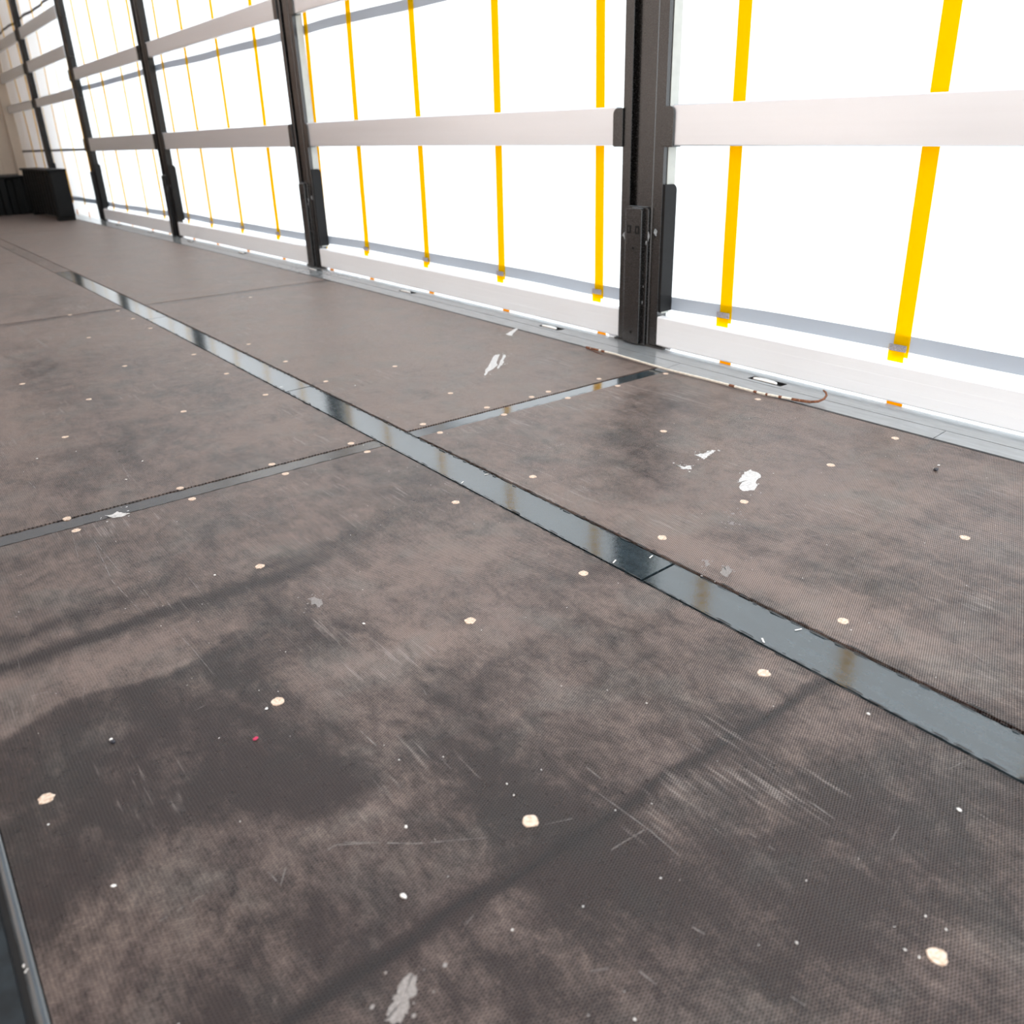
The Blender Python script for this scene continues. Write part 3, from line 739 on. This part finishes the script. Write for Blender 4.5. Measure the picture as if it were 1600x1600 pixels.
RL = [[(A_, 'brightest white aluminium rail, at knee height in the nearest bay'), (B_, 'upper aluminium rail of the nearest bay')],
      [(A_, 'long white aluminium rail between the nearest and the second post'), (B_, 'upper aluminium rail whose lower edge shows beside the second post')],
      [(A_, 'grey to white aluminium rail between the second and third posts, lower one'), (B_, 'upper aluminium rail sloping up between the second and third posts')],
      [(A_, 'dark grey aluminium rail between the third and fourth posts, lower one'), (B_, 'upper grey aluminium rail between the third and fourth posts')],
      [(A4, 'lowest beige-grey rail of the bay above the low dark box'), (B4, 'middle beige-grey rail of the bay above the low dark box'), (C4, 'top beige-grey rail of the bay above the low dark box')],
      [(A4, 'lowest dim rail of the last bay before the front wall'), (B4, 'middle dim rail of the last bay before the front wall'), (C4, 'top dim rail of the last bay before the front wall')]]
for (y0, y1), rl in zip(bays, RL):
    for (z, lab) in rl:
        if lab.startswith('upper aluminium rail of the nearest'): continue   # above the picture, never seen
        rail(y0, y1, z[0], z[1], lab)
def board(y0, y1, label, X=R_WALL, s=1, z0=.0105, z1=.113, mat='alu_board'):
    a_, b_ = X + s * .002, X + s * .027
    prof = [(a_ + s * .004, z0), (a_, z0 + .004)]
    for k in range(1, 3):
        z = z0 + (z1 - z0) * k / 3; prof += [(a_, z - .0008), (a_ + s * .0003, z), (a_, z + .0008)]
    prof += [(a_, z1 - .004), (a_ + s * .004, z1), (b_, z1), (b_, z0)]
    e = empty('side_board', (X, y0, z0), label, 'board', 'aluminium boards at the foot of the curtain')
    mb = MB(); mb.prism(prof, 'y', y0, y1, 14); build('panel', mb, M[mat], e)
    for yy in (y0 + .04, y1 - .04):      # short feet that keep it off the sill
        mb = MB(); mb.box(min(a_ + s * .010, b_), max(a_ + s * .010, b_), yy - .02, yy + .02, .0013, z0 + .001); build('foot', mb, M['alu'], e)
    return e
BL = ['bright white aluminium side board along the nearest bay', 'pale aluminium side board between the nearest and the second post', 'grey aluminium side board between the second and third posts', 'dark grey side board between the third and fourth posts', 'side board at the foot of the curtain behind the low dark box']
for (y0, y1), lab in zip(bays[:4], BL[:4]): board(y0 + (.0 if y0 > 0 else 0), y1, lab)

# ------------------------------------------------------------------ left side: same construction, seen only as reflections
lc = empty('wall_left', (L_CURT, 4, 0), kind='structure')
build('tarpaulin', thin_sheet(L_CURT, -1, REAR, FRONT, -.30, ROOF, dy=.1), M['left_white'], lc, smooth=True)
for i, y in enumerate((2.09, 4.82, 7.5, 9.98, 12.2)):
    mb = MB(); mb.prism([(L_WALL, y), (L_WALL, y + .19), (L_WALL - .05, y + .19), (L_WALL - .05, y)], 'z', .001, ROOF - .06); build('post_profile', mb, M['post'], lc, flat_sag=y)
for z0, z1 in ((.0165, .20), (.55, .66), B_):
    mb = MB(); mb.prism([(L_WALL - .002, z0), (L_WALL - .002, z1), (L_WALL - .027, z1), (L_WALL - .027, z0)], 'y', .9, FRONT, 20); build('rail_profile', mb, M['post'], lc)

# ------------------------------------------------------------------ ceiling and front wall
ce = empty('ceiling', (1, 4, ROOF), kind='structure')
mb = MB(); mb.grid([[(x, y, ROOF) for x in (L_CURT - .02, .4, 1.0, 1.6, CURT + .02)] for y in np.arange(REAR, FRONT + .1, .4)])
build('roof_sheet', mb, M['roof'], ce)
for y in np.arange(.3, FRONT, 1.25):
    mb = MB(); mb.box(L_WALL, R_WALL, y, y + .05, ROOF - .05, ROOF - .012); build('roof_bow', mb, M['alu_dull'], ce)
for x0, x1 in ((L_CURT, L_WALL + .03), (R_WALL - .01, CURT)):
    mb = MB(); mb.prism([(x0, ROOF - .058), (x1, ROOF - .058), (x1, ROOF - .004), (x0, ROOF - .004)], 'y', REAR, FRONT, 20); build('cant_rail', mb, M['alu_dull'], ce)
fw = empty('wall_front', (1, FRONT, 0), kind='structure')
mb = MB(); mb.box(L_CURT - .02, CURT + .02, FRONT, FRONT + .04, -.05, ROOF + .1); build('front_panel', mb, M['bulkhead'], fw, flat_sag=FRONT)
for k in range(5):
    x = L_WALL + .1 + k * .52
    mb = MB(); mb.box(x, x + .05, FRONT - .012, FRONT, .42, ROOF - .1); build('stiffener', mb, M['bulkhead'], fw, flat_sag=FRONT)
mb = MB(); mb.box(L_WALL, R_WALL - .02, FRONT - .02, FRONT - .0005, .0, .40); build('kick_plate', mb, M['bulk_dark'], fw, flat_sag=FRONT)
mb = MB(); mb.box(R_WALL - .06, CURT - .02, FRONT - .09, FRONT, 0, ROOF - .06); build('corner_post', mb, M['bulkhead'], fw, flat_sag=FRONT)

# ------------------------------------------------------------------ dark ribbed boxes at the far end
def ribbed_box(x0, x1, y0, y1, z0, z1, label, pitch=.16, slope=0.0, feet=True):
    e = empty('storage_box', ((x0 + x1) / 2, (y0 + y1) / 2, 0), label, 'box', 'dark boxes at the front end')
    mb = MB(); n = max(2, int((y1 - y0) / pitch))
    poly = []                                                    # ribs run up the long side
    for k in range(n):
        a_ = y0 + (y1 - y0) * k / n; d = (y1 - y0) / n
        poly += [(x0, a_ + d * .08), (x0, a_ + d * .55), (x0 + .028, a_ + d * .64), (x0 + .028, a_ + d * .97)]
    poly += [(x0 + .01, y1), (x1, y1), (x1, y0), (x0 + .02, y0)]
    mb.prism(poly, 'z', z0, z1); build('body', mb, M['box'], e, bevel=.006)
    mb = MB(); mb.box(x0 - .012, x1 + .004, y0 - .010, y1, z1, z1 + .022); build('lid', mb, M['box'], e, bevel=.008)
    if feet:
        for yy in (y0 + .02, y1 - .2):
            mb = MB(); mb.box(x0 + .005, x1, yy, yy + .12, .001, z0); build('skid', mb, M['box'], e, bevel=.004)
    return e
ribbed_box(1.815, 1.985, 10.34, 11.95, .045, .485, 'tall narrow black ribbed box on skids at the far end, beside the fourth post')
e = empty('storage_box', (1.0, 12.1, 0), 'lower wide black box in the far corner, behind the ribbed box on skids', 'box', 'dark boxes at the front end')
mb = MB(); poly = []
xa, xb, n = -.15, 1.86, 13
for k in range(n):
    a_ = xa + (xb - xa) * k / n; d = (xb - xa) / n
    poly += [(a_ + d * .1, 12.0), (a_ + d * .5, 12.0), (a_ + d * .62, 12.03), (a_ + d * .98, 12.03)]
poly += [(xb, 12.5), (xa, 12.5)]
mb.prism(poly, 'z', .002, .400); build('body', mb, M['box'], e, bevel=.005)
mb = MB(); mb.box(xa - .01, xb + .01, 11.99, 12.51, .400, .425); build('lid', mb, M['box'], e, bevel=.008)

# ------------------------------------------------------------------ long thin rusty rod with a hooked end
ROD = [(2.012, 2.262, .004), (2.006, 2.232, .006), (2.003, 2.18, .008), (2.004, 2.109, .009), (1.999, 1.98, .008), (1.995, 1.858, .007), (2.001, 1.76, .006), (2.004, 1.679, .006), (2.005, 1.58, .006), (2.006, 1.486, .006), (2.018, 1.425, .006), (2.030, 1.372, .006), (2.040, 1.345, .006), (2.054, 1.330, .008), (2.072, 1.324, .013), (2.085, 1.326, .020), (2.088, 1.331, .027), (2.084, 1.338, .033)]
e = empty('steel_rod', (2.004, 1.7, 0), 'long thin rusty rod with a hooked end lying across the panel edge and sill', 'rod')
def seg(a_, b_): return [Vector(p_) for p_ in ROD[a_:b_ + 1]]
build('shaft', MB().tube(seg(0, 12), [.0022, .0032] + [.0038] * 11, 8), M['rod_pale'], e, smooth=True)
build('hook', MB().tube(seg(12, 17), [.0036, .0036, .0034, .0032, .0030, .0022], 8), M['rust'], e, smooth=True)
def lerp_seg(i, t0, t1, r_=.0042):
    p0, p1 = Vector(ROD[i]), Vector(ROD[i + 1]); return MB().tube([p0.lerp(p1, t0), p0.lerp(p1, (t0 + t1) / 2), p0.lerp(p1, t1)], r_, 8)
for (i, t0, t1) in ((0, 0, .95), (1, .05, .9), (2, .1, .35), (7, .75, .95), (8, .70, .82), (9, .2, .3), (9, .85, 1.0), (10, .55, 1.0), (11, .0, 1.0)):
    build('rust_patch', lerp_seg(i, t0, t1), M['rust'], e, smooth=True)
# a splinter at its far tip
build('splinter', MB().tube([Vector((2.010, 2.262, .003)), Vector((1.995, 2.20, .003)), Vector((1.985, 2.15, .002))], [.0012, .0014, .0006], 6), M['rust'], e)

# ------------------------------------------------------------------ yard outside, with unseen light blockers added
g = empty('ground', (0, 0, -1.25), kind='structure')
mb = MB(); mb.grid([[(x, y, -1.30) for x in (-40, -5, 0, 5, 40)] for y in (-40, -5, 5, 15, 50)])
o = build('yard', mb, M['concrete'], g)
yd = empty('added_light_blockers', (3.2, 16, -1.3), kind='structure')  # unseen walls and roof, added to dim the far bays
mb = MB(); mb.box(3.5, 3.8, 11.6, 26, -1.3, 4.4); build('blocker_wall', mb, M['blocker'], yd, flat_sag=.1)
mb = MB(); mb.box(-1.6, -1.3, 7.2, 26, -1.3, 4.4); build('blocker_wall', mb, M['blocker'], yd, flat_sag=.1)  # added to darken the far left side and its reflections
mb = MB(); mb.box(-2.4, 3.8, 12.6, 26, 4.4, 4.6); build('blocker_roof', mb, M['blocker'], yd, flat_sag=.1)
